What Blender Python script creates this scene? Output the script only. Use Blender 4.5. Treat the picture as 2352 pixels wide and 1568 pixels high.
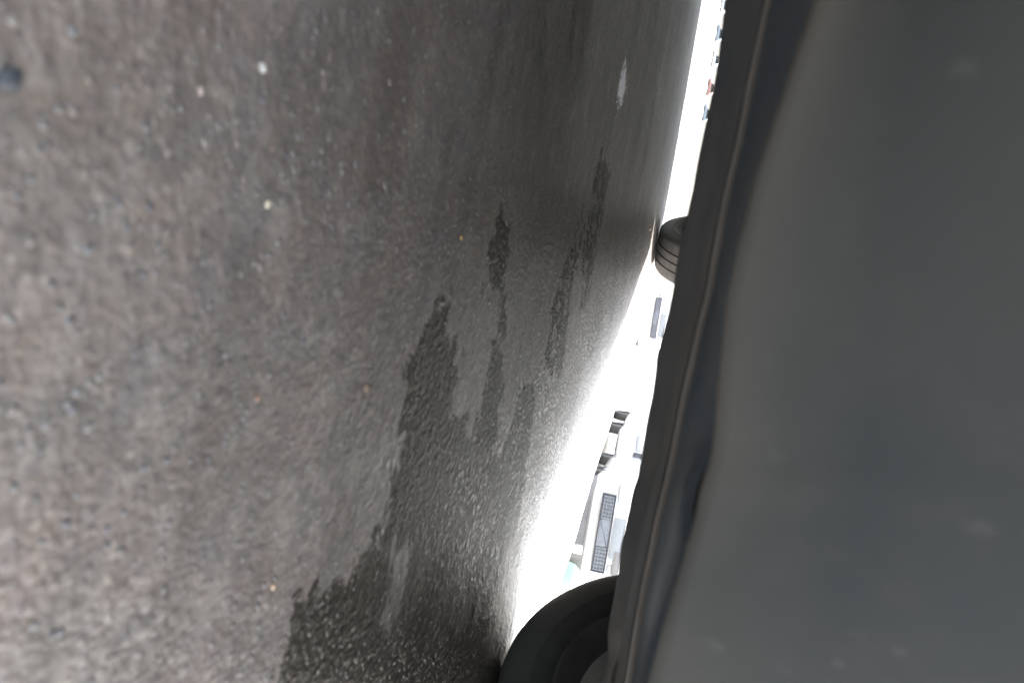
import bpy, bmesh, math, random
import numpy as np
from mathutils import Vector, Matrix
for o in list(bpy.data.objects): bpy.data.objects.remove(o)
scn = bpy.context.scene
col = scn.collection
PI = math.pi

# ------------------------------------------------------------------ camera
# photograph is turned on its side: world up points to the right of the picture
CAMZ = 0.2014
RHO = math.atan(.164); PHI = math.atan(340.9/1700)
UP = np.array([0, math.sin(PHI), math.cos(PHI)]); RT = np.array([1., 0, 0]); FW = np.array([0, math.cos(PHI), -math.sin(PHI)])
EX = math.cos(RHO)*UP - math.sin(RHO)*RT
EY = math.sin(RHO)*UP + math.cos(RHO)*RT
cam_d = bpy.data.cameras.new('camera'); cam = bpy.data.objects.new('camera', cam_d); col.objects.link(cam)
cam.matrix_world = Matrix(((EX[0], -EY[0], -FW[0], 0), (EX[1], -EY[1], -FW[1], 0), (EX[2], -EY[2], -FW[2], CAMZ), (0, 0, 0, 1)))
cam_d.sensor_width = 36; cam_d.lens = 1700/2352*36
cam_d.clip_start = .01; cam_d.clip_end = 3000
cam_d.dof.use_dof = True; cam_d.dof.focus_distance = 3.0; cam_d.dof.aperture_fstop = 8.5
scn.camera = cam

# ------------------------------------------------------------------ world, sun, exposure
SUN_AZ = math.radians(45)      # bearing from +Y towards +X
SUN_EL = math.radians(37)
w = bpy.data.worlds.new('World'); scn.world = w; w.use_nodes = True
nt = w.node_tree; bg = nt.nodes['Background']
sky = nt.nodes.new('ShaderNodeTexSky'); sky.sky_type = 'NISHITA'; sky.sun_disc = False
sky.sun_elevation = SUN_EL; sky.sun_rotation = SUN_AZ; sky.air_density = 1.0; sky.dust_density = 3.0; sky.ozone_density = 1.0
hs = nt.nodes.new('ShaderNodeHueSaturation'); hs.inputs['Saturation'].default_value = .3     # sky desaturated to take the blue cast off its light
nt.links.new(sky.outputs[0], hs.inputs['Color']); nt.links.new(hs.outputs[0], bg.inputs[0]); bg.inputs[1].default_value = 0.13
sl = bpy.data.lights.new('sun', 'SUN'); so = bpy.data.objects.new('sun', sl); col.objects.link(so)
sl.energy = 5.0; sl.angle = math.radians(.5); sl.color = (1, .96, .9)
sd = Vector((math.sin(SUN_AZ)*math.cos(SUN_EL), math.cos(SUN_AZ)*math.cos(SUN_EL), math.sin(SUN_EL)))
so.rotation_euler = sd.to_track_quat('Z', 'Y').to_euler(); so.location = (5, 5, 8)
scn.view_settings.view_transform = 'Standard'; scn.view_settings.look = 'None'
scn.view_settings.exposure = 3.27; scn.view_settings.gamma = 1; scn.view_settings.use_curve_mapping = False
scn.cycles.max_bounces = 8; scn.cycles.diffuse_bounces = 5

# ------------------------------------------------------------------ helpers
def ray(x, y):
    return FW + EX*(x-1176)/1700 + EY*(y-784)/1700
CO = np.array([0, 0, CAMZ])
PA, PB = -.032, .0195                       # slope of the ground pad under the car
def pad(X, Y): return PA*X + PB*Y
def on_pad(x, y):
    r = ray(x, y); k = -CAMZ/(r[2]-PA*r[0]-PB*r[1])
    return CO + r*k
BE = -.4774
NN = np.array([-PA, -PB, 1.]); NN /= np.linalg.norm(NN)
DD = np.array([math.sin(BE), math.cos(BE), 0.]); DD -= NN*(DD@NN); DD /= np.linalg.norm(DD)
SS = np.cross(DD, NN)
W2 = np.array([.6623, 1.389, pad(.6623, 1.389)])
CARM = Matrix(((SS[0], DD[0], NN[0], W2[0]), (SS[1], DD[1], NN[1], W2[1]), (SS[2], DD[2], NN[2], W2[2]), (0, 0, 0, 1)))
BASIS = np.stack([SS, DD, NN])
def to_car(P): return BASIS @ (np.asarray(P)-W2)
CAMC = to_car(CO)

def tag(o, label=None, cat=None, group=None, kind=None):
    if label: o['label'] = label
    if cat: o['category'] = cat
    if group: o['group'] = group
    if kind: o['kind'] = kind
    return o
def empty(name, loc=(0, 0, 0), rz=0):
    o = bpy.data.objects.new(name, None); col.objects.link(o); o.location = loc; o.rotation_euler = (0, 0, rz); o.empty_display_size = .1
    return o
def link(name, me, mat, parent=None, smooth=True, angle=None):
    if smooth:
        me.polygons.foreach_set('use_smooth', [True]*len(me.polygons))
    o = bpy.data.objects.new(name, me); col.objects.link(o)
    if mat: me.materials.append(mat)
    if parent: o.parent = parent
    if smooth and angle:
        bm = bmesh.new(); bm.from_mesh(me)
        for e in bm.edges:
            if len(e.link_faces) == 2 and e.calc_face_angle(0) > math.radians(angle): e.smooth = False
        bm.to_mesh(me); bm.free()
    return o
def mesh(name, V, F, mat, parent=None, smooth=True, angle=35):
    me = bpy.data.meshes.new(name); me.from_pydata([tuple(v) for v in V], [], F); me.update()
    bm = bmesh.new(); bm.from_mesh(me); bmesh.ops.recalc_face_normals(bm, faces=bm.faces); bm.to_mesh(me); bm.free()
    return link(name, me, mat, parent, smooth, angle)
class MB:
    def __init__(s): s.V = []; s.F = []
    def add(s, V, F):
        b = len(s.V); s.V += [tuple(v) for v in V]; s.F += [tuple(b+i for i in f) for f in F]
    def box(s, c, d, bev=0.0):
        bm = bmesh.new(); bmesh.ops.create_cube(bm, size=1)
        bmesh.ops.scale(bm, vec=d, verts=bm.verts); bmesh.ops.translate(bm, vec=c, verts=bm.verts)
        if bev: bmesh.ops.bevel(bm, geom=list(bm.edges), offset=bev, segments=2, affect='EDGES', profile=.5)
        bm.verts.index_update(); s.add([v.co[:] for v in bm.verts], [[v.index for v in f.verts] for f in bm.faces]); bm.free()
    def lathe(s, prof, n=96, axis='x', c=(0, 0, 0), close=True):
        V = []; m = len(prof)
        for i in range(n):
            a = 2*PI*i/n
            for (x, r) in prof: V.append((c[0]+x, c[1]+r*math.cos(a), c[2]+r*math.sin(a)))
        F = []
        for i in range(n):
            for j in range(m if close else m-1):
                k = (j+1) % m; i2 = (i+1) % n
                F.append((i*m+j, i*m+k, i2*m+k, i2*m+j))
        s.add(V, F)
    def prism(s, poly, x0, x1):      # polygon in (y,z) pushed along x
        n = len(poly); V = [(x0, y, z) for y, z in poly]+[(x1, y, z) for y, z in poly]
        F = [tuple(range(n)), tuple(range(2*n-1, n-1, -1))]+[(i, (i+1) % n, n+(i+1) % n, n+i) for i in range(n)]
        s.add(V, F)
    def build(s, name, mat, parent=None, angle=35, bev=0):
        o = mesh(name, s.V, s.F, mat, parent, True, angle)
        return o

def newmat(name):
    m = bpy.data.materials.new(name); m.use_nodes = True
    return m, m.node_tree, m.node_tree.nodes['Principled BSDF']
def N(t, typ, **k):
    n = t.nodes.new(typ)
    for a, b in k.items(): setattr(n, a, b)
    return n
def L(t, a, b): t.links.new(a, b)
def ramp(t, fac, stops):
    r = N(t, 'ShaderNodeValToRGB'); el = r.color_ramp.elements
    while len(el) > len(stops): el.remove(el[-1])
    while len(el) < len(stops): el.new(0.5)
    for e, (p, c) in zip(el, stops):
        e.position = p; e.color = (c, c, c, 1) if not hasattr(c, '__len__') else (*c, 1)
    L(t, fac, r.inputs[0]); return r.outputs[0]
def mix(t, f, a, b, mode='MIX'):
    n = N(t, 'ShaderNodeMix', data_type='RGBA', blend_type=mode)
    for i_, v in ((0, f), (6, a), (7, b)):
        s_ = n.inputs[i_]
        if isinstance(v, (int, float)): s_.default_value = v if i_ == 0 else (v, v, v, 1)
        elif isinstance(v, tuple): s_.default_value = (*v, 1)
        else: L(t, v, s_)
    return n.outputs[2]
def mth(t, op, a, b=0.0, clamp=False):
    n = N(t, 'ShaderNodeMath', operation=op, use_clamp=clamp)
    for s_, v in ((n.inputs[0], a), (n.inputs[1], b)):
        if isinstance(v, (int, float)): s_.default_value = v
        else: L(t, v, s_)
    return n.outputs[0]
def noise(t, vec, scale, detail=3, rough=.55, dist=0.0):
    n = N(t, 'ShaderNodeTexNoise'); n.inputs['Scale'].default_value = scale; n.inputs['Detail'].default_value = detail
    n.inputs['Roughness'].default_value = rough; n.inputs['Distortion'].default_value = dist
    if vec is not None: L(t, vec, n.inputs['Vector'])
    return n
def bump(t, h, dist, strength=1, nrm=None):
    b = N(t, 'ShaderNodeBump'); b.inputs['Distance'].default_value = dist; b.inputs['Strength'].default_value = strength
    L(t, h, b.inputs['Height'])
    if nrm: L(t, nrm, b.inputs['Normal'])
    return b.outputs[0]

# ------------------------------------------------------------------ materials
def asphalt():
    m, t, p = newmat('old_asphalt')
    geo = N(t, 'ShaderNodeNewGeometry'); pos = geo.outputs['Position']
    a_st = N(t, 'ShaderNodeAttribute', attribute_name='stain').outputs['Fac']
    a_sp = N(t, 'ShaderNodeAttribute', attribute_name='pale_spot').outputs['Fac']
    big = noise(t, pos, 5, 4).outputs[0]
    mid = noise(t, pos, 42, 4, .6).outputs[0]
    fine = noise(t, pos, 260, 3, .6)
    vor = N(t, 'ShaderNodeTexVoronoi'); vor.inputs['Scale'].default_value = 190; L(t, pos, vor.inputs['Vector'])
    vor2 = N(t, 'ShaderNodeTexVoronoi'); vor2.inputs['Scale'].default_value = 95; L(t, pos, vor2.inputs['Vector'])
    base = ramp(t, fine.outputs[0], [(.3, (.06, .057, .053)), (.5, (.088, .083, .078)), (.72, (.125, .119, .111))])
    base = mix(t, .55, base, ramp(t, mid, [(.32, (.048, .045, .044)), (.44, (.078, .072, .068)), (.56, (.092, .088, .083)), (.68, (.145, .14, .134))]))
    # embedded aggregate: every cell its own tone
    sep = N(t, 'ShaderNodeSeparateColor'); L(t, vor.outputs['Color'], sep.inputs[0])
    tone = ramp(t, sep.outputs[0], [(0, (.05, .052, .06)), (.25, (.085, .08, .076)), (.5, (.1, .092, .086)), (.7, (.12, .1, .086)), (.86, (.15, .148, .142)), (.97, (.24, .23, .21))])
    inside = ramp(t, vor.outputs['Distance'], [(.15, .85), (.5, 0.0)])
    base = mix(t, mth(t, 'MULTIPLY', inside, .7), base, tone)
    sep2 = N(t, 'ShaderNodeSeparateColor'); L(t, vor2.outputs['Color'], sep2.inputs[0])
    tone2 = ramp(t, sep2.outputs[1], [(0, (.04, .042, .05)), (.5, (.085, .077, .073)), (.8, (.11, .09, .078)), (.95, (.15, .147, .14))])
    pick = mth(t, 'MULTIPLY', ramp(t, sep2.outputs[2], [(.45, 0.0), (.6, .65)]), ramp(t, vor2.outputs['Distance'], [(.2, 1.0), (.45, 0.0)]))
    base = mix(t, pick, base, tone2)
    base = mix(t, ramp(t, big, [(.35, .35), (.65, 0.0)]), base, (.062, .056, .05))
    sm = noise(t, pos, 90, 4, .6, .4)
    sg = N(t, 'ShaderNodeSeparateColor'); L(t, sm.outputs['Color'], sg.inputs[0])
    base = mix(t, ramp(t, sm.outputs[0], [(.36, .55), (.5, 0.0)]), base, (.048, .047, .05))
    base = mix(t, ramp(t, sg.outputs[1], [(.55, 0.0), (.68, .5)]), base, (.15, .145, .138))
    blot = noise(t, pos, 22, 3, .5); bs = N(t, 'ShaderNodeSeparateColor'); L(t, blot.outputs['Color'], bs.inputs[0])
    base = mix(t, ramp(t, bs.outputs[0], [(.54, 0.0), (.68, .38)]), base, (.066, .071, .084))
    base = mix(t, ramp(t, bs.outputs[2], [(.55, 0.0), (.68, .42)]), base, (.155, .152, .143))
    # reddish dust
    dust = noise(t, pos, 14, 3).outputs[0]
    base = mix(t, mth(t, 'MULTIPLY', ramp(t, dust, [(.45, 0.0), (.7, .5)]), .6), base, (.12, .088, .075))
    # rows of streaks running across under the car
    mp = N(t, 'ShaderNodeMapping'); mp.inputs['Rotation'].default_value = (0, 0, -.12); mp.inputs['Scale'].default_value = (1.6, 11, 1)
    L(t, pos, mp.inputs['Vector'])
    strk = noise(t, mp.outputs[0], 1.7, 5, .6, .3).outputs[0]
    base = mix(t, ramp(t, strk, [(.44, 0.0), (.62, .42)]), base, (.034, .032, .03))
    # where the surface film is worn off, single stones stand out of the dark binder
    a_w = N(t, 'ShaderNodeAttribute', attribute_name='worn').outputs['Fac']
    nw = noise(t, mp.outputs[0], 4.5, 5, .65, .4).outputs[0]
    worn0 = ramp(t, mth(t, 'ADD', a_w, mth(t, 'MULTIPLY', mth(t, 'SUBTRACT', nw, .5), 2.2)), [(.42, 0.0), (.62, 1.0)])
    # damp patch
    ns = noise(t, pos, 34, 6, .68, .5).outputs[0]
    ns2 = noise(t, pos, 9, 3, .6).outputs[0]
    wv = mth(t, 'ADD', a_st, mth(t, 'ADD', mth(t, 'MULTIPLY', mth(t, 'SUBTRACT', ns, .5), 3.4), mth(t, 'MULTIPLY', mth(t, 'SUBTRACT', ns2, .5), 1.6)))
    wet = ramp(t, wv, [(.44, 0.0), (.62, 1.0)])
    worn = mth(t, 'MAXIMUM', worn0, wet)
    wr = noise(t, pos, 60, 3, .6).outputs['Color']; wa = N(t, 'ShaderNodeVectorMath', operation='MULTIPLY_ADD'); L(t, wr, wa.inputs[0]); wa.inputs[1].default_value = (.012, .012, .012); L(t, pos, wa.inputs[2])
    v5 = N(t, 'ShaderNodeTexVoronoi'); v5.inputs['Scale'].default_value = 120; L(t, wa.outputs[0], v5.inputs['Vector'])
    s5 = N(t, 'ShaderNodeSeparateColor'); L(t, v5.outputs['Color'], s5.inputs[0])
    st = mth(t, 'MULTIPLY', ramp(t, v5.outputs['Distance'], [(.28, 1.0), (.5, 0.0)]), ramp(t, s5.outputs[2], [(.35, 0.0), (.5, 1.0)]))
    tone5 = ramp(t, s5.outputs[0], [(0, (.06, .062, .07)), (.4, (.095, .09, .086)), (.7, (.14, .132, .122)), (.9, (.2, .195, .182)), (1, (.3, .28, .25))])
    wornc = mix(t, st, (.03, .028, .026), mix(t, 1.0, tone5, (.8, .8, .8), 'MULTIPLY'))
    base = mix(t, mth(t, 'MULTIPLY', worn, .8), base, wornc)
    wetc = mix(t, 1.0, base, (.33, .315, .26), 'MULTIPLY')
    keep = ramp(t, sep.outputs[1], [(.72, .0), (.85, .8)])
    worn = mth(t, 'MAXIMUM', worn0, wet)
    wr = noise(t, pos, 60, 3, .6).outputs['Color']; wa = N(t, 'ShaderNodeVectorMath', operation='MULTIPLY_ADD'); L(t, wr, wa.inputs[0]); wa.inputs[1].default_value = (.012, .012, .012); L(t, pos, wa.inputs[2])
    v5 = N(t, 'ShaderNodeTexVoronoi'); v5.inputs['Scale'].default_value = 120; L(t, wa.outputs[0], v5.inputs['Vector'])
    s5 = N(t, 'ShaderNodeSeparateColor'); L(t, v5.outputs['Color'], s5.inputs[0])
    st = mth(t, 'MULTIPLY', ramp(t, v5.outputs['Distance'], [(.28, 1.0), (.5, 0.0)]), ramp(t, s5.outputs[2], [(.35, 0.0), (.5, 1.0)]))
    tone5 = ramp(t, s5.outputs[0], [(0, (.06, .062, .07)), (.4, (.095, .09, .086)), (.7, (.14, .132, .122)), (.9, (.2, .195, .182)), (1, (.3, .28, .25))])
    wornc = mix(t, st, (.03, .028, .026), mix(t, 1.0, tone5, (.8, .8, .8), 'MULTIPLY'))
    base = mix(t, mth(t, 'MULTIPLY', worn, .8), base, wornc)
    wetc = mix(t, mth(t, 'MULTIPLY', inside, keep), wetc, (.075, .075, .066))
    base = mix(t, wet, base, wetc)
    # small whitish spot with a ragged edge
    sn = noise(t, pos, 55, 5, .7, 1.2).outputs[0]
    spl = ramp(t, mth(t, 'ADD', a_sp, mth(t, 'MULTIPLY', mth(t, 'SUBTRACT', sn, .5), 5.0)), [(.45, 0.0), (.9, 1.0)])
    base = mix(t, spl, base, (.75, .78, .88))
    base = mix(t, 1.0, base, (1.3, 1.21, 1.13), 'MULTIPLY')
    L(t, base, p.inputs['Base Color'])
    rg = mix(t, wet, ramp(t, fine.outputs[0], [(.3, .34), (.42, .5), (.7, .66)]), .56)
    a_sh = N(t, 'ShaderNodeAttribute', attribute_name='sheen').outputs['Fac']
    rg = mix(t, mth(t, 'MULTIPLY', st, worn0), rg, .42)
    rg = mix(t, mth(t, 'MULTIPLY', a_sh, .7), rg, ramp(t, fine.outputs[0], [(.35, .28), (.65, .5)]))
    L(t, rg, p.inputs['Roughness']); L(t, mth(t, 'ADD', mth(t, 'MULTIPLY', a_sh, .28), mth(t, 'SUBTRACT', .42, mth(t, 'MULTIPLY', wet, .3))), p.inputs['Specular IOR Level'])
    vd = ramp(t, vor.outputs['Distance'], [(0, 1.0), (.6, 0.0)])
    vd2 = ramp(t, vor2.outputs['Distance'], [(0, 1.0), (.5, 0.0)])
    h = mth(t, 'ADD', mth(t, 'MULTIPLY', vd, .6), mth(t, 'ADD', mth(t, 'MULTIPLY', vd2, .7), mth(t, 'MULTIPLY', fine.outputs[0], .8)))
    vor3 = N(t, 'ShaderNodeTexVoronoi'); vor3.inputs['Scale'].default_value = 70; L(t, pos, vor3.inputs['Vector'])
    h = mth(t, 'ADD', h, mth(t, 'ADD', mth(t, 'MULTIPLY', mid, 1.2), mth(t, 'MULTIPLY', ramp(t, vor3.outputs['Distance'], [(0, 1.0), (.45, 0.0)]), .8)))
    h = mth(t, 'ADD', mth(t, 'MULTIPLY', h, mth(t, 'ADD', .75, mth(t, 'MULTIPLY', worn, .5))), mth(t, 'MULTIPLY', mth(t, 'MULTIPLY', st, worn), 2.2))
    L(t, bump(t, h, .0013, .9), p.inputs['Normal'])
    return m
def simple(name, c, rough=.5, metal=0, var=.15, sc=30, bmp=0.0, spec=.5, coat=0):
    m, t, p = newmat(name)
    tc = N(t, 'ShaderNodeTexCoord')
    n = noise(t, tc.outputs['Object'], sc, 4)
    lo = tuple(x*(1-var) for x in c); hi = tuple(min(1, x*(1+var)) for x in c)
    L(t, ramp(t, n.outputs[0], [(.3, lo), (.7, hi)]), p.inputs['Base Color'])
    L(t, ramp(t, n.outputs[0], [(.3, max(.02, rough-.06)), (.7, min(1, rough+.06))]), p.inputs['Roughness'])
    p.inputs['Metallic'].default_value = metal; p.inputs['Specular IOR Level'].default_value = spec; p.inputs['Coat Weight'].default_value = coat
    if bmp: L(t, bump(t, n.outputs[0], bmp), p.inputs['Normal'])
    return m
def dusty(name, c, dustc, rough=.6, amount=.5, sc=9, spots=True):
    m, t, p = newmat(name)
    tc = N(t, 'ShaderNodeTexCoord'); v = tc.outputs['Object']
    n1 = noise(t, v, sc, 4, .55, .2).outputs[0]; n2 = noise(t, v, sc*6, 3).outputs[0]; n3 = noise(t, v, 420, 2).outputs[0]
    b = mix(t, mth(t, 'MULTIPLY', ramp(t, n1, [(.35, 0.0), (.68, 1.0)]), amount), c, dustc)
    b = mix(t, mth(t, 'MULTIPLY', ramp(t, n2, [(.5, 0.0), (.72, 1.0)]), amount*.45), b, dustc)
    if spots:
        de = N(t, 'ShaderNodeAttribute', attribute_name='edge_tone').outputs['Fac']      # paler, warmer tone along the lower edge
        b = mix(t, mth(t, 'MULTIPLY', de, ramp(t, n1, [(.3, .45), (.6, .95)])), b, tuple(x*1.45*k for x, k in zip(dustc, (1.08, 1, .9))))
        vo = N(t, 'ShaderNodeTexVoronoi'); vo.inputs['Scale'].default_value = 60
        wn = noise(t, v, 40, 3); vm = N(t, 'ShaderNodeVectorMath', operation='MULTIPLY_ADD'); L(t, wn.outputs['Color'], vm.inputs[0]); vm.inputs[1].default_value = (.02, .02, .02); L(t, v, vm.inputs[2]); L(t, vm.outputs[0], vo.inputs['Vector'])
        se = N(t, 'ShaderNodeSeparateColor'); L(t, vo.outputs['Color'], se.inputs[0])
        sp = mth(t, 'MULTIPLY', ramp(t, se.outputs[0], [(.78, 0.0), (.97, .5)]), ramp(t, vo.outputs['Distance'], [(.08, 1.0), (.3, 0.0)]))
        b = mix(t, sp, b, tuple(x*1.9 for x in dustc))
    L(t, b, p.inputs['Base Color']); p.inputs['Roughness'].default_value = rough; p.inputs['Specular IOR Level'].default_value = .16
    L(t, bump(t, mth(t, 'ADD', n3, mth(t, 'MULTIPLY', n2, .5)), .0004, .5), p.inputs['Normal'])
    return m
M = {}
M['asphalt'] = asphalt()
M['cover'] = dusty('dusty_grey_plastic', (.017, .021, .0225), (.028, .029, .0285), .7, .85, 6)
M['shield'] = dusty('blue_black_plastic', (.04, .062, .085), (.095, .092, .088), .55, .5, 11)
M['lip'] = dusty('black_plastic_lip', (.085, .095, .104), (.16, .155, .15), .5, .5, 7, False)
M['ridge'] = dusty('worn_flange', (.17, .172, .17), (.22, .215, .2), .5, .5, 20, False)
M['under'] = dusty('underbody_black', (.02, .02, .021), (.04, .037, .033), .8, .5, 6, False)
M['paint_dark'] = simple('dark_grey_paint', (.06, .065, .07), .3, .3, .1, 8, 0, .5, .6)
M['rubber'] = simple('tyre_rubber', (.036, .038, .039), .75, 0, .25, 22, .0006)
M['rubber_lit'] = simple('tyre_rubber_lit', (.1, .1, .1), .8, 0, .25, 40, .0008)  # bounce light on the far tyre put into a paler rubber colour
M['rubber_dusty'] = simple('dusty_tyre_rubber', (.18, .175, .17), .85, 0, .2, 20)
M['alloy'] = simple('dusty_alloy', (.07, .072, .075), .6, .1, .25, 15)
M['rust'] = simple('rusty_disc', (.2, .2, .2), .55, .3, .3, 18, .0008)
M['glass'] = simple('dark_glass', (.02, .024, .027), .08, 0, .05, 3, 0, .7)
M['white'] = simple('white_paint', (.8, .8, .8), .3, 0, .02, 3, 0, .5, .5)
M['silver'] = simple('silver_paint', (.5, .52, .54), .3, .4, .04, 3, 0, .5, .5)
M['bluegrey'] = simple('blue_grey_paint', (.2, .24, .28), .35, .1, .1, 6)
M['redpaint'] = simple('brown_red_paint', (.3, .16, .14), .35, 0, .1, 6)
M['grille'] = simple('grille_plastic', (.05, .05, .065), .55, 0, .3, 14)
M['grille_bar'] = simple('grille_bar_grey', (.2, .21, .24), .4, .2, .2, 20)
M['chrome'] = simple('chrome_trim', (.6, .6, .62), .15, 1, .05, 10)
M['plate'] = simple('plate_blue_grey', (.28, .3, .32), .45, 0, .1, 30)
M['grey_infill'] = simple('grey_infill_plastic', (.22, .215, .215), .6, 0, .15, 5)
M['lamp'] = simple('headlamp_glass', (.5, .52, .55), .1, 0, .05, 10)
M['amber'] = simple('red_reflector', (.5, .05, .04), .3, 0, .05, 10)
M['concrete'] = simple('pale_concrete', (.2, .19, .17), .85, 0, .2, 25, .002)
M['green'] = simple('green_plastic', (.3, .52, .36), .45, 0, .15, 10)

# ------------------------------------------------------------------ ground
ZF = -.93+CAMZ
def sstep(x): x = np.clip(x, 0, 1); return x*x*(3-2*x)
rng = np.random.default_rng(4)
def vnoise(X, Y, sc, seed):
    r = np.random.default_rng(seed); G = r.random((64, 64))
    x = X*sc; y = Y*sc; xi = np.floor(x).astype(int); yi = np.floor(y).astype(int); fx = sstep(x-xi); fy = sstep(y-yi)
    g = lambda a, b: G[a % 64, b % 64]
    return (g(xi, yi)*(1-fx)+g(xi+1, yi)*fx)*(1-fy)+(g(xi, yi+1)*(1-fx)+g(xi+1, yi+1)*fx)*fy-.5
def zground(X, Y):
    s = X*SS[0]+Y*SS[1]; tt = X*DD[0]+Y*DD[1]
    e = np.maximum(s-1.62, tt-3.95)
    e2 = np.maximum(-s-6, -tt-6); 
    e1 = np.maximum(e, 0); k = 1-np.exp(-e1*e1/(e1+.2)/1.5)
    zp = np.clip(pad(X, Y), -.25, .25)
    z = zp*(1-k)+ZF*k
    near = 1-sstep((e+.2)/2.5)
    z = z+near*(vnoise(X, Y, 2.2, 1)*.007+vnoise(X, Y, 7, 2)*.003+vnoise(X, Y, 26, 3)*.0006+vnoise(X, Y, 57, 8)*.0015*sstep((s-.45)/.5))*np.clip(np.hypot(X, Y)/.8, .3, 1)
    z = z+1.6*sstep((Y-60)/120)
    return z+(1-near)*vnoise(X, Y, .35, 5)*.03*np.clip(1-e/60, 0, 1)
def axis(c0, c1, step, far0, far1, g=1.06):
    a = list(np.arange(c0, c1, step)); st = step; x = a[-1]
    while x < far1: st *= g; x += st; a.append(x)
    st = step; x = c0; b = []
    while x > far0: st *= g; x -= st; b.append(x)
    return np.array(b[::-1]+a)
gx = axis(-.9, 1.35, .008, -600, 600, 1.045); gy = axis(-.05, 2.7, .008, -300, 1500, 1.04)
GX, GY = np.meshgrid(gx, gy); GZ = zground(GX, GY)
nx, ny = len(gx), len(gy)
idx = np.arange(nx*ny).reshape(ny, nx)
quads = np.stack([idx[:-1, :-1], idx[:-1, 1:], idx[1:, 1:], idx[1:, :-1]], -1).reshape(-1, 4)
me = bpy.data.meshes.new('asphalt_ground')
me.vertices.add(nx*ny); me.vertices.foreach_set('co', np.stack([GX, GY, GZ], -1).ravel())
me.loops.add(quads.size); me.loops.foreach_set('vertex_index', quads.ravel())
me.polygons.add(len(quads)); me.polygons.foreach_set('loop_start', np.arange(0, quads.size, 4)); me.polygons.foreach_set('loop_total', np.full(len(quads), 4))
me.update(calc_edges=True)
POLY = [
 [(610,1640),(640,1500),(680,1400),(730,1350),(800,1310),(850,1250),(880,1180),(890,1120),(905,1050),(915,1000),(925,920),(930,840),(955,770),(985,710),(1010,690),(1035,685),(1030,740),(1040,800),(1048,880),(1042,950),(1056,960),(1072,930),(1075,960),(1070,1010),(1090,1000),(1112,920),(1128,850),(1130,790),(1160,790),(1160,860),(1155,930),(1145,980),(1130,1060),(1165,1010),(1195,900),(1215,870),(1232,900),(1218,1000),(1205,1100),(1195,1200),(1205,1300),(1195,1440),(1165,1500),(1130,1640)],
 [(1140,500),(1172,478),(1174,540),(1167,600),(1172,700),(1162,795),(1148,760),(1152,680),(1118,655),(1123,600),(1134,560)],
 [(1340,470),(1347,520),(1315,640),(1297,760),(1287,860),(1246,860),(1268,700),(1298,600),(1320,520)],
 [(1380,350),(1404,400),(1366,600),(1352,720),(1328,720),(1338,560)]]
def sdist(P, poly):
    Q = np.array([on_pad(x, y)[:2] for x, y in poly]); n = len(Q); d = np.full(len(P), 1e9); ins = np.zeros(len(P), bool)
    for i in range(n):
        a, b = Q[i], Q[(i+1) % n]; ab = b-a; k = np.clip(((P-a)@ab)/(ab@ab), 0, 1)
        d = np.minimum(d, np.hypot(*((a+k[:, None]*ab)-P).T))
        c = ((a[1] > P[:, 1]) != (b[1] > P[:, 1])); xx = (b[0]-a[0])*(P[:, 1]-a[1])/((b[1]-a[1])+1e-12)+a[0]
        ins ^= c & (P[:, 0] < xx)
    return np.where(ins, d, -d)
def paintattr(pts, polys, width, base=0.5):
    best = np.full(len(pts), -1.)
    for po in polys: best = np.maximum(best, sdist(pts, po))
    return np.clip(base+best/width, -1.5, 1.3)
FX, FY = GX.ravel(), GY.ravel()
def setattr_area(name, polys, width):
    val = np.full(nx*ny, -1.5); m = (np.abs(FX) < 3) & (FY > -.1) & (FY < 4)
    val[m] = paintattr(np.stack([FX[m], FY[m]], -1), polys, width)
    at = me.attributes.get(name) or me.attributes.new(name, 'FLOAT', 'POINT'); at.data.foreach_set('value', val.astype(np.float32))
    return val
STAIN = setattr_area('stain', POLY[:2], .04)
faint = setattr_area('stain', POLY[2:], .05); STAIN = np.maximum(STAIN, np.minimum(faint, .75)-.12)
isl = [(903,1235),(938,1262),(932,1340),(908,1440),(878,1452),(888,1350)]
m_ = (np.abs(FX) < 2) & (FY > 0) & (FY < 2); sub = np.stack([FX[m_], FY[m_]], -1)
STAIN[m_] = np.minimum(STAIN[m_], .5-sdist(sub, isl)/.03)
me.attributes['stain'].data.foreach_set('value', STAIN.astype(np.float32))
sv = FX*SS[0]+FY*SS[1]
WN = np.clip((sv-.30)/.42, -.4, 1.2)-2.2*np.clip((sv-1.0)/.3, 0, 1)-.55*np.clip((.15-FX/np.maximum(FY, .05))/.35, 0, 1); at = me.attributes.new('worn', 'FLOAT', 'POINT'); at.data.foreach_set('value', WN.astype(np.float32))
SH = sstep((sv-.72)/.35)*(FY > .5)*sstep((FX/np.maximum(FY, .05)+.12)/.15); at = me.attributes.new('sheen', 'FLOAT', 'POINT'); at.data.foreach_set('value', SH.astype(np.float32))
setattr_area('pale_spot', [[(1438,140),(1442,160),(1442,200),(1434,230),(1425,250),(1418,238),(1422,200),(1430,165)]], .035)
ground = link('asphalt_ground', me, M['asphalt']); tag(ground, 'worn grey-brown asphalt running from under the car out into the light', kind='structure')

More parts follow.
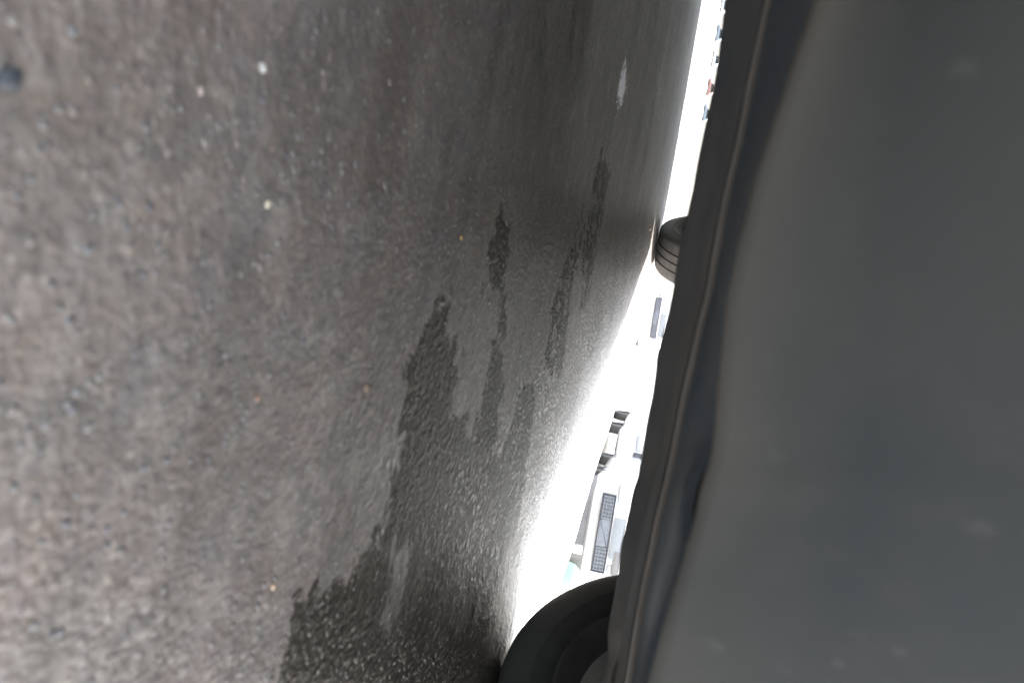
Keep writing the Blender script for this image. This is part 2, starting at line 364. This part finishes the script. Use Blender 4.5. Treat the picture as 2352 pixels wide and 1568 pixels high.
# loose grit and aggregate standing proud of the asphalt
def ico(sub=1):
    bm = bmesh.new(); bmesh.ops.create_icosphere(bm, subdivisions=sub, radius=1); bm.verts.index_update()
    V = np.array([v.co[:] for v in bm.verts]); F = np.array([[v.index for v in f.verts] for f in bm.faces]); bm.free(); return V, F
IV, IF = ico(1)
def gravel_sheet():
    n = 5500
    ang = rng.uniform(-.68, .78, n); D = .1+.85*rng.random(n)**1.2
    X = np.tan(ang)*D; Y = D.copy(); 
    r = (.0006+.0016*rng.random(n)**3)*(1.15-.3*D); Z = zground(X, Y)
    rot = rng.uniform(0, 2*PI, n); sx = rng.uniform(.7, 1.5, n); sz = rng.uniform(.2, .38, n)
    P = IV[None]*(1+rng.uniform(-.22, .22, (n, len(IV), 1)))
    x = P[..., 0]*sx[:, None]; y = P[..., 1]; z = P[..., 2]*sz[:, None]
    c, s_ = np.cos(rot)[:, None], np.sin(rot)[:, None]
    V = np.stack([(x*c-y*s_)*r[:, None]+X[:, None], (x*s_+y*c)*r[:, None]+Y[:, None], z*r[:, None]+(Z-.0001*0)[:, None]], -1).reshape(-1, 3)
    F = (IF[None]+(np.arange(n)*len(IV))[:, None, None]).reshape(-1, 3)
    me = bpy.data.meshes.new('grit'); me.vertices.add(len(V)); me.vertices.foreach_set('co', V.ravel())
    me.loops.add(F.size); me.loops.foreach_set('vertex_index', F.ravel().astype(np.int32))
    me.polygons.add(len(F)); me.polygons.foreach_set('loop_start', np.arange(0, F.size, 3)); me.polygons.foreach_set('loop_total', np.full(len(F), 3)); me.update(calc_edges=True)
    pal = .35*np.array([.1,.094,.088])+.65*np.array([(.1,.097,.092),(.075,.072,.07),(.05,.05,.062),(.115,.1,.088),(.125,.1,.088),(.15,.145,.135),(.09,.095,.1),(.24,.23,.21),(.17,.1,.06)])
    pr = np.array([.3,.2,.12,.16,.1,.05,.06,.004,.006]); k = rng.choice(len(pal), n, p=pr/pr.sum())
    C = pal[k]*rng.uniform(.8, 1.2, (n, 1)); C = np.repeat(np.c_[C, np.ones(n)], len(IV), 0)
    at = me.attributes.new('tone', 'FLOAT_COLOR', 'POINT'); at.data.foreach_set('color', C.astype(np.float32).ravel())
    m, t, p = newmat('grit_stone'); a = N(t, 'ShaderNodeAttribute', attribute_name='tone'); L(t, a.outputs['Color'], p.inputs['Base Color']); p.inputs['Roughness'].default_value = .65
    o = link('grit', me, m); tag(o, 'fine grit and stone chips in the asphalt close to the lens', kind='stuff')
gravel_sheet()

# single pebbles that stand out
def pebble(px, size, colr, label, seed, on='pad'):
    P = on_pad(*px); V, F = ico(2); r = np.random.default_rng(seed)
    V = V*(1+.18*np.sin(V[:, [1, 2, 0]]*3+seed)+r.uniform(-.05, .05, (len(V), 1)))*np.array([1.1, .85, .6])*size/2
    mt = simple('pebble_stone', colr, .6, 0, .25, 300, .0003)
    o = mesh('pebble', V, F.tolist(), mt, None, True, 80)
    o.location = (P[0], P[1], float(zground(np.array(P[0]), np.array(P[1])))+size*.16); o.rotation_euler = (0, 0, seed*1.3)
    tag(o, label, 'pebble', 'loose pebbles on the asphalt')
pebble((594,155), .0046, (.30,.29,.27), 'off-white round pebble, the brightest one high on the near asphalt', 1)
pebble((607,468), .0040, (.36,.33,.25), 'cream pebble left of the damp patch, below the brightest white pebble', 2)
pebble((585,912), .0040, (.16,.09,.06), 'rust brown pebble on the dry asphalt left of the damp patch', 3)
pebble((835,890), .0060, (.17,.12,.085), 'tan oval pebble just left of the broad damp patch', 4)
pebble((1054,545), .0040, (.3,.2,.06), 'small yellow pebble beside the thin upper damp finger', 5)
pebble((622,1345), .0042, (.38,.27,.18), 'pinkish tan pebble at the lower edge of the dry asphalt', 6)
pebble((1492,524), .018, (.3,.25,.14), 'yellowish pebble on the ground just before the far tyre', 7)
pebble((1504,596), .034, (.32,.24,.17), 'beige pebble lying against the tread of the far tyre', 8)
pebble((14,184), .008, (.02,.024,.03), 'blue-black stone chip blurred at the very edge of the near asphalt', 9)
pebble((455,208), .0034, (.22,.18,.165), 'pinkish white pebble left of the brightest white pebble', 10)

# ------------------------------------------------------------------ the car we look under
car = empty('parked_car'); car.matrix_world = CARM
tag(car, 'dark grey car overhead, its dusty bumper and underside filling one side of the view', 'car')
def interp_rail(pts, ys):
    p = np.array(sorted(pts, key=lambda q: q[1]), float)
    x = np.interp(ys, p[:, 1], p[:, 0])
    return x
YS = np.concatenate([np.linspace(-40, 1610, 150)])
def smooth1(x, k=2):
    for _ in range(k):
        x = np.r_[x[0], (x[:-2]+2*x[1:-1]+x[2:])/4, x[-1]]
    return x
def rail(pts, dx, c, sm=6):
    """points of a picture-measured edge on the cross-car plane c metres ahead of the lens -> car coordinates"""
    x = smooth1(interp_rail(pts, YS), sm)+dx; out = []
    for xx, yy in zip(x, YS):
        r = ray(xx, yy); k = c/(r@DD); out.append(to_car(CO+r*k))
    out = np.array(out)
    a, b = out[:12].mean(0), out[12:40].mean(0); sl = np.clip((b[2]-a[2])/(b[0]-a[0]), -.12, .12)
    s0 = np.linspace(-1.80, out[0, 0]-.01, 14); pre = np.stack([s0, np.full(14, out[0, 1]), np.maximum(out[0, 2]+sl*(s0-out[0, 0])*.6, .12)], -1)
    e1 = np.linspace(out[-1, 0]+.01, .16, 12); sl2 = np.clip((out[-1, 2]-out[-30, 2])/(out[-1, 0]-out[-30, 0]), -.12, .12)
    post = np.stack([e1, np.full(12, out[-1, 1]), out[-1, 2]+sl2*(e1-out[-1, 0])*.5], -1)
    return np.concatenate([pre, out, post])
R0 = [(1678,-60),(1665,0),(1655,80),(1648,140),(1640,190),(1625,260),(1612,320),(1600,380),(1590,440),(1577,495),(1563,560),(1552,620),(1545,670),(1535,720),(1518,780),(1508,820),(1505,860),(1498,910),(1485,970),(1472,1050),(1466,1090),(1452,1130),(1445,1170),(1436,1210),(1425,1255),(1420,1310),(1408,1382),(1395,1448),(1397,1509),(1379,1568),(1370,1640)]
R2 = [(1775,-60),(1755,27),(1741,94),(1725,168),(1704,280),(1689,354),(1671,421),(1654,506),(1648,546),(1634,615),(1628,664),(1609,730),(1595,794),(1579,863),(1562,937),(1548,1017),(1532,1092),(1512,1174),(1496,1257),(1480,1334),(1464,1417),(1452,1490),(1440,1568),(1430,1640)]
R3 = [(1890,-60),(1863,20),(1842,84),(1822,135),(1802,202),(1782,256),(1762,320),(1741,381),(1724,438),(1708,506),(1700,540),(1686,601),(1672,659),(1664,725),(1656,794),(1650,863),(1645,918),(1638,1017),(1634,1040),(1622,1085),(1606,1120),(1604,1150),(1590,1211),(1568,1285),(1552,1335),(1535,1395),(1517,1450),(1503,1510),(1488,1568),(1470,1640)]
def strip(name, rails, mat, parent, thick=0.0):
    m = len(rails[0]); V = [tuple(p) for r in rails for p in r]; F = []
    for i in range(len(rails)-1):
        for j in range(m-1): F.append((i*m+j, i*m+j+1, (i+1)*m+j+1, (i+1)*m+j))
    me = bpy.data.meshes.new(name); me.from_pydata(V, [], F); me.update()
    o = link(name, me, mat, parent, True, 50)
    if thick:
        so_ = o.modifiers.new('solid', 'SOLIDIFY'); so_.thickness = thick; so_.offset = 0
    return o
def back(r, dt, dz): q = r.copy(); q[:, 1] += dt; q[:, 2] += dz; return q
r0 = rail(R0, 0, .52, 1)
strip('undertray_lip', [back(r0, .02, .05), back(r0, .010, .008), back(r0, .004, .0015), r0, rail(R0, 6, .512), rail(R0, 16, .500), rail(R0, 30, .488), rail(R0, 45, .474), rail(R2, -28, .452), rail(R2, -8, .43)], M['lip'], car)
strip('undertray_flange', [back(rail(R2, -8, .43), .01, .02), back(rail(R2, -5, .405), .004, .002), rail(R2, -5, .403), rail(R2, 2, .4), rail(R2, 8, .401), back(rail(R2, 10, .402), .004, .003), back(rail(R2, 9, .402), .02, .02)], M['ridge'], car)
# shield between flange and bumper, with the crevice where it parts from the bumper skin
GAP = [(1700,-60),(1700,0)]
def gap_dx():
    p = [(0,-60),(0,1020),(-14,1050),(-26,1085),(-30,1130),(-27,1180),(-17,1225),(-6,1270),(0,1300),(0,1640)]
    return p
R3g = [(x+float(np.interp(y, [q[1] for q in gap_dx()], [q[0] for q in gap_dx()])), y) for x, y in [(float(np.interp(yy, [q[1] for q in sorted(R3, key=lambda z: z[1])], [q[0] for q in sorted(R3, key=lambda z: z[1])])), yy) for yy in range(-60, 1650, 12)]]
RM = [((a+b)/2, yy) for yy in range(-60, 1650, 40) for a, b in [(np.interp(yy, [q[1] for q in R2], [q[0] for q in R2]), np.interp(yy, [q[1] for q in R3], [q[0] for q in R3]))]]
strip('splash_shield', [rail(R2, 12, .385), rail(R2, 22, .372), rail(RM, 0, .345), rail(R3g, -14, .312), rail(R3g, -3, .305), back(rail(R3g, 1, .304), .003, .004)], M['shield'], car)
def hi(x): return [(x+45-.05*y*0, y) for y in (-60, 1640)]
def blend(k, x2):
    return [((1-k)*x+k*x2, y) for x, y in R3]
pan = [back(rail(R3, 0, .2515), .012, .010), back(rail(R3, 0, .2515), .004, .001), rail(R3, 0, .2505), rail(R3, 8, .2492), rail(R3, 40, .2480), rail(blend(.25, 2352), 0, .243), rail(blend(.5, 2352), 0, .235), rail(blend(.8, 2352), 0, .226), rail(blend(1, 2450), 0, .218), rail(blend(1, 2800), 0, .205)]
top = pan[-1]
for dz, dt in ((.06, -.004), (.14, -.004), (.22, .01), (.29, .04), (.34, .09), (.37, .17), (.39, .34)):
    q = top.copy(); q[:, 2] = top[:, 2]*.0+float(np.median(top[:, 2]))+dz; q[:, 1] += dt; pan.append(q)
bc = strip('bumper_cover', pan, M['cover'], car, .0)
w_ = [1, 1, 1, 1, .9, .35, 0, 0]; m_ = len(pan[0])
at = bc.data.attributes.new('edge_tone', 'FLOAT', 'POINT'); at.data.foreach_set('value', np.repeat(np.array((w_+[0]*40)[:len(pan)], dtype=np.float32), m_))
# dark oblong drain slot in the lip beside the near tyre
def slot():
    c = np.array(to_car(CO+ray(1417, 1527)*(.498/(ray(1417, 1527)@DD)))); V = [];n=24
    ux = np.array([1, 0, .0]); 
    pa = np.array(to_car(CO+ray(1424, 1497)*(.497/(ray(1424, 1497)@DD)))); pb = np.array(to_car(CO+ray(1411, 1560)*(.497/(ray(1411, 1560)@DD))))
    pw = np.array(to_car(CO+ray(1427, 1529)*(.49/(ray(1427, 1529)@DD)))); la = (pb-pa)/2; wa = (pw-c)*.75
    ring = [c+la*math.cos(a)+wa*math.sin(a)+np.array([0, -.012, 0]) for a in np.linspace(0, 2*PI, n, endpoint=False)]
    ring2 = [p+np.array([0, .02, .004]) for p in ring]
    V = ring+ring2+[c+np.array([0, -.0105, 0])]
    F = [(i, (i+1) % n, n+(i+1) % n, n+i) for i in range(n)]+[(i, (i+1) % n, 2*n) for i in range(n)]
    mesh('drain_slot', V, F, simple('slot_black', (.004, .004, .004), .9), car)
slot()

# body above: three slabs, the outer two cut out for the wheels
def side_profile(arches):
    zb = .215
    pts = [(-.37, zb)]
    if arches:
        for tc in (0, 2.776):
            for a in np.linspace(PI, 0, 15): pts.append((tc+.38*math.cos(a), .33+.38*math.sin(a)*.98 if 0 < a < PI else zb))
    pts += [(3.6, zb), (3.66, .6), (3.62, 1.0), (3.5, 1.12), (3.05, 1.6), (2.6, 1.66), (1.5, 1.65), (.9, 1.55), (.35, 1.12), (-.25, 1.0), (-.37, .85)]
    return pts
for name, s0, s1, ar in (('body_shell', -1.48, -.12, False),):
    b = MB(); b.prism(side_profile(False), s0, s1)
    o = b.build('underbody', M['under'], car)
for s0, s1 in ((-1.725, -1.482), (-.118, .125)):
    b = MB(); b.prism(side_profile(True), s0, s1)
    o = b.build('body_side', M['paint_dark'], car, 25)
for s0, s1 in ((-1.72, -1.66), (.06, .12)):      # wings closing the nose at each side, behind the bumper skin
    b = MB(); b.prism([(-.66, .30), (-.372, .30), (-.372, .86), (-.60, .80)], s0, s1); b.build('wing', M['paint_dark'], car, 25)
b = MB(); b.prism([(-.60, .72), (-.372, .72), (-.372, .95), (-.56, .84)], -1.655, .055); b.build('bonnet_front', M['paint_dark'], car, 25)
# window glass standing proud of each side
for sx in (-1.73, .13):
    for poly in ([(.55, 1.15), (1.55, 1.15), (1.55, 1.56), (1.0, 1.5)], [(1.63, 1.15), (2.65, 1.15), (2.6, 1.58), (1.63, 1.57)], [(2.73, 1.15), (3.3, 1.15), (2.95, 1.52), (2.73, 1.56)]):
        b = MB(); b.prism(poly, sx-.004, sx+.004); b.build('window', M['glass'], car)
# floor pan members hanging under the floor
b = MB(); b.box((-.8, 1.7, .205), (.34, 2.6, .03), .008); b.build('exhaust_tunnel', M['under'], car)
for tc in (0, 2.776):
    b = MB(); b.box((-.8, tc, .32), (1.3, .09, .09), .02); b.build('axle_beam', M['under'], car)

TYRE_PROF = None
def tyre_profile(R, W, grooves):
    h = W/2; p = []
    # outer skin from inner bead round over the tread to the outer bead
    p += [(-h*.80, R*.70), (-h*.92, R*.725), (-h*.99, R*.765), (-h*1.02, R*.80), (-h*1.035, R*.805), (-h*1.035, R*.815), (-h*1.015, R*.82), (-h*1.0, R*.87), (-h*.95, R*.93), (-h*.9, R*.965), (-h*.82, R*.985)]
    xs = -h*.80
    pts = []
    ng = len(grooves)
    for g in grooves:
        pts += [(g-.0045, 0), (g-.0038, .008), (g+.0038, .008), (g+.0045, 0)]
    p += [(x, R-dd-.004*(abs(x)/h)**2*1.5) for x, dd in [(-h*.74, 0)]+pts+[(h*.74, 0)]]
    p += [(h*.82, R*.985), (h*.9, R*.965), (h*.95, R*.93), (h*1.0, R*.87), (h*1.015, R*.82), (h*1.035, R*.815), (h*1.035, R*.805), (h*1.02, R*.80), (h*.99, R*.765), (h*.92, R*.725), (h*.80, R*.70), (h*.7, R*.66), (-h*.7, R*.66)]
    return p
def road_wheel(name, t0, s0, parent, R=.34, W=.225, sink=.0):
    w = empty(name); w.parent = parent; w.location = (s0, t0, R-sink)
    return w
def wheel_parts(t0, s0, parent, R=.34, W=.225, side=1, seg=144, rub='rubber'):
    c = (s0, t0, R)
    b = MB(); b.lathe(tyre_profile(R, W, [-.042, 0, .042]), seg, c=c); ty = b.build('wheel', M[rub], parent, 30)
    h = W/2
    b = MB()
    b.lathe([(-h*.86, R*.71), (-h*.90, R*.69), (-h*.7, R*.62), (-h*.5, R*.56), (h*.3, R*.54), (h*.62, R*.58), (h*.90, R*.69), (h*.86, R*.71), (h*.6, R*.62), (h*.3, R*.555), (-h*.5, R*.575)], 96, c=c)
    for k in range(5):
        a = 2*PI*k/5+.2; n = 6; V = []
        for (r_, wd) in ((R*.12, .030), (R*.55, .022)):
            for sx in (side*h*.45, side*h*.66):
                for sg in (-1, 1):
                    V.append((c[0]+sx, c[1]+r_*math.cos(a)-sg*wd*math.sin(a), c[2]+r_*math.sin(a)+sg*wd*math.cos(a)))
        b.add(V, [(0, 1, 3, 2), (4, 6, 7, 5), (0, 4, 5, 1), (2, 3, 7, 6), (0, 2, 6, 4), (1, 5, 7, 3)])
    b.lathe([(side*h*.40, .001), (side*h*.40, R*.16), (side*h*.70, R*.15), (side*h*.74, .001)], 32, c=c, close=False)
    b.build('rim', M['alloy'], ty)
    b = MB(); b.lathe([(-side*h*.1, .04), (-side*h*.1, R*.43), (side*h*.02, R*.43), (side*h*.02, .04)], 64, c=c); b.build('brake_disc', M['rust'], ty)
    b = MB(); b.lathe([(-side*h*.62, .03), (-side*h*.62, R*.40), (-side*h*.55, R*.42), (-side*h*.55, R*.595), (-side*h*.50, R*.595), (-side*h*.50, .03)], 64, c=c); b.build('backing_plate', M['rust'], ty)
    return ty
wheel_parts(0, 0, car)
wheel_parts(2.776, 0, car, rub='rubber_lit')
wheel_parts(0, -1.6, car, side=-1, seg=72)
wheel_parts(2.776, -1.6, car, side=-1, seg=72)

# ------------------------------------------------------------------ vehicles out in the light
def px_at(x, y, D):
    r = ray(x, y); return CO+r*(D/r[1])
def far_car(name, X, D, rz, paint, W=1.8, Lc=4.4, H=1.5, clr=.18, grille=None, plate=None, label='', cat='car', group=None, grey_infill=None, surround=None, zb=0):
    """local x across, local y backwards (front at y=0 faces the camera), z up"""
    z = ZF+zb
    o = empty(name, (X, D, z), rz); tag(o, label, cat, group)
    hw = W/2
    # body: rounded sections along the length
    secs = [(0.0, .90, clr+.05, clr+.42), (.06, .965, clr+.01, clr+.60), (.2, .99, clr, .80), (.7, 1, clr, .90), (1.2, 1, clr, 1.0)]
    secs += [(1.9, 1, clr, 1.02), (Lc-.5, 1, clr, 1.04), (Lc-.1, .97, clr+.04, .98), (Lc, .90, clr+.12, .9)]
    V = []; F = []; n = 28
    for (yy, kx, z0, z1) in secs:
        for i in range(n):
            a = 2*PI*(i+.5)/n; ca, sa = math.cos(a), math.sin(a); e = .32
            V.append((hw*kx*math.copysign(abs(ca)**e, ca), yy+.10*(1-abs(math.copysign(abs(sa)**e, sa)))*0+(.16*(abs(math.copysign(abs(ca)**e, ca))**4) if yy < .1 else 0), (z0+z1)/2+(z1-z0)/2*math.copysign(abs(sa)**e, sa)))
    for k in range(len(secs)-1):
        for i in range(n): F.append((k*n+i, k*n+(i+1) % n, (k+1)*n+(i+1) % n, (k+1)*n+i))
    F.append(tuple(range(n))); F.append(tuple(range(len(secs)*n-1, (len(secs)-1)*n-1, -1)))
    mesh('body', V, F, paint, o, True, 40)
    # cabin
    b = MB(); b.prism([(1.05, .98), (1.75, H-.04), (2.2, H), (Lc-1.0, H-.01), (Lc-.35, 1.0)], -hw*.84, hw*.84); b.build('cabin', paint, o, 20)
    b = MB(); b.add([(-hw*.76, 1.13, 1.03), (hw*.76, 1.13, 1.03), (hw*.72, 1.70, H-.09), (-hw*.72, 1.70, H-.09), (-hw*.76, 1.10, 1.04), (hw*.76, 1.10, 1.04), (hw*.72, 1.67, H-.08), (-hw*.72, 1.67, H-.08)], [(4, 5, 6, 7), (0, 3, 2, 1), (0, 1, 5, 4), (1, 2, 6, 5), (2, 3, 7, 6), (3, 0, 4, 7)]); b.build('windscreen', M['glass'], o)
    for sx in (-1, 1):
        b = MB(); b.prism([(1.35, 1.05), (2.2, 1.05), (2.2, H-.1), (1.85, H-.12)], sx*hw*.845-.006, sx*hw*.845+.006); b.build('side_window', M['glass'], o)
        b = MB(); b.prism([(2.28, 1.05), (Lc-.8, 1.05), (Lc-1.1, H-.1), (2.28, H-.1)], sx*hw*.845-.006, sx*hw*.845+.006); b.build('side_window', M['glass'], o)
        for yy in (.85, Lc-.85):
            b = MB(); b.lathe(tyre_profile(.33, .21, [-.04, 0, .04]), 40, c=(sx*(hw-.12), yy, .33)); tw = b.build('wheel', M['rubber_dusty'], o, 30)
            b = MB(); b.lathe([(sx*.02, .001), (sx*.03, .2), (sx*.1, .21), (sx*.115, .23), (sx*.09, .23), (sx*.0, .2)], 24, c=(sx*(hw-.12), yy, .33), close=False); b.build('rim', M['alloy'], tw)
        b = MB(); b.box((sx*(hw-.25), .07, clr+.50), (.36, .16, .12), .03); b.build('headlight', M['lamp'], o)
    if grille:
        gw, gh, gz, open_ = grille['w'], grille['h'], grille['z'], grille.get('pattern', True)
        b = MB()   # frame
        fw = .018
        b.box((0, -.035, gz+gh/2), (gw+fw, .05, fw), .004); b.box((0, -.035, gz-gh/2), (gw+fw, .05, fw*1.6), .004)
        b.box((-gw/2, -.035, gz), (fw, .05, gh), .004); b.box((gw/2, -.035, gz), (fw, .05, gh), .004)
        g = b.build('lower_grille', M['grille'], o)
        b = MB(); b.box((0, -.008, gz), (gw, .02, gh-.01)); b.build('grille_backing', M['plate'], g)
        if open_:
            b = MB()
            for sx in (-1, 1):
                for i in range(7):
                    x = sx*(gw*.19+gw*.285*i/6)
                    b.box((x, -.035, gz), (.016, .03, gh*.86))
                for j in range(4):
                    b.box((sx*gw*.333, -.041, gz-gh*.36+gh*.24*j), (gw*.30, .03, .013))
            tag(b.build('mesh_insert', M['grille_bar'], g), kind='stuff')
            # smooth centre with a swooping step
            V = []; F = []; nn = 16
            for i in range(nn+1):
                x = -gw*.17+gw*.34*i/nn; k = i/nn; zz = gz-gh*.36+gh*.62*(3*k*k-2*k**3)
                V += [(x, -.062, gz-gh*.46), (x, -.070, zz), (x, -.030, zz+.012), (x, -.026, gz+gh*.46)]
            for i in range(nn):
                for j in range(3): F.append((i*4+j, i*4+4+j, i*4+5+j, i*4+1+j))
            mesh('grille_centre', V, F, M['grille_bar'], g)
    if grey_infill:
        b = MB(); x0, x1 = grey_infill; b.box(((x0+x1)/2, .10, (clr+.06)/2+.015), (x1-x0, .03, clr+.03), .01); b.build('grey_infill', M['grey_infill'], o)  # grey panel added to stand for the shade in the gap under the bumper
    if surround:
        b = MB(); b.box((surround[0], -.02, surround[1]), (.40, .08, .13), .035); b.build('fog_lamp_surround', M['grey_infill'], o)
    if plate:
        b = MB(); b.box((plate.get('x', 0), -.03, plate['z']), (plate['w'], .03, plate['h']), .006); b.build('upper_grille', M['plate'], o)
    return o
def place(x, y, D): P = px_at(x, y, D); return P[0]
lev = lambda x, y, D: px_at(x, y, D)[2]-ZF
far_car('white_car', place(1385, 1222, 12), 12, math.radians(-2), M['white'], W=1.84, H=1.65, clr=.2,
        grille=dict(w=1.235, h=.20, z=lev(1387, 1222, 12)), plate=dict(w=.66, h=.19, z=lev(1418, 1222, 12)+.02, x=.05), grey_infill=(-.86, .30), surround=(.44, lev(1417, 1284, 12)),
        label='white car straight ahead with the widest patterned grille, just above the near tyre', group='cars parked in the sunlight')
far_car('white_car', place(1457, 1090, 16), 16, math.radians(2), M['white'], W=1.85, H=1.8, clr=.3,
        grille=dict(w=.92, h=.16, z=lev(1458, 1092, 16)), label='white car behind, its small grille half cut off by the overhanging lip', group='cars parked in the sunlight')
far_car('white_car', place(1507, 730, 22), 22, math.radians(1), M['white'], W=1.8, H=1.55, clr=.2,
        grille=dict(w=1.16, h=.15, z=lev(1507, 730, 22), pattern=True), plate=dict(w=.7, h=.18, z=lev(1521, 745, 22), x=.2),
        label='distant white car with a slim lower grille, right below the far tyre', group='cars parked in the sunlight')
lab = ['pale silver car side on, far away at the very top of the bright strip', 'dark blue-grey car side on, second from the top in the far row', 'silver car side on, third down in the far row above the bright strip', 'dark red car side on, fourth down in the far row', 'blue-grey car side on, lowest of the far row and nearest the far tyre']
pm = [M['silver'], M['bluegrey'], M['silver'], M['redpaint'], M['bluegrey']]
for i in range(5):
    yy = 12+i*62; P = px_at(1650-.164*yy, yy, 190)
    o = far_car('far_car', P[0]-2.2, 190+.9*(i % 2), math.radians(-90), pm[i], H=1.9, clr=.22, zb=1.6, label=lab[i], group='row of cars parked far away')
# bits on the ground before the white car
b = MB(); b.box((0, 0, .18), (.22, .22, .36), .015)
P = px_at(1318, 1292, 10.2)
o = b.build('concrete_block', M['concrete']); o.location = (P[0], P[1], ZF); tag(o, 'pale beige concrete block on the ground beside the white car, next to the green tub', 'block')
P = px_at(1318, 1326, 10.0)
b = MB(); b.V = []; b.F = []
prof = [(0.001, 0), (.13, 0), (.15, .02), (.165, .12), (.15, .19), (.10, .235), (.001, .25)]
V = []; F = []; n = 32
for i in range(n):
    a = 2*PI*i/n
    for r_, z_ in prof: V.append((r_*math.cos(a), r_*math.sin(a), z_))
for i in range(n):
    for j in range(len(prof)-1): F.append((i*len(prof)+j, ((i+1) % n)*len(prof)+j, ((i+1) % n)*len(prof)+j+1, i*len(prof)+j+1))
o = mesh('green_tub', V, F, M['green']); o.location = (P[0], P[1], ZF); o.scale = (1.2, 1.2, 1.4); tag(o, 'rounded green tub on the bright ground, half hidden by the near tyre', 'tub')
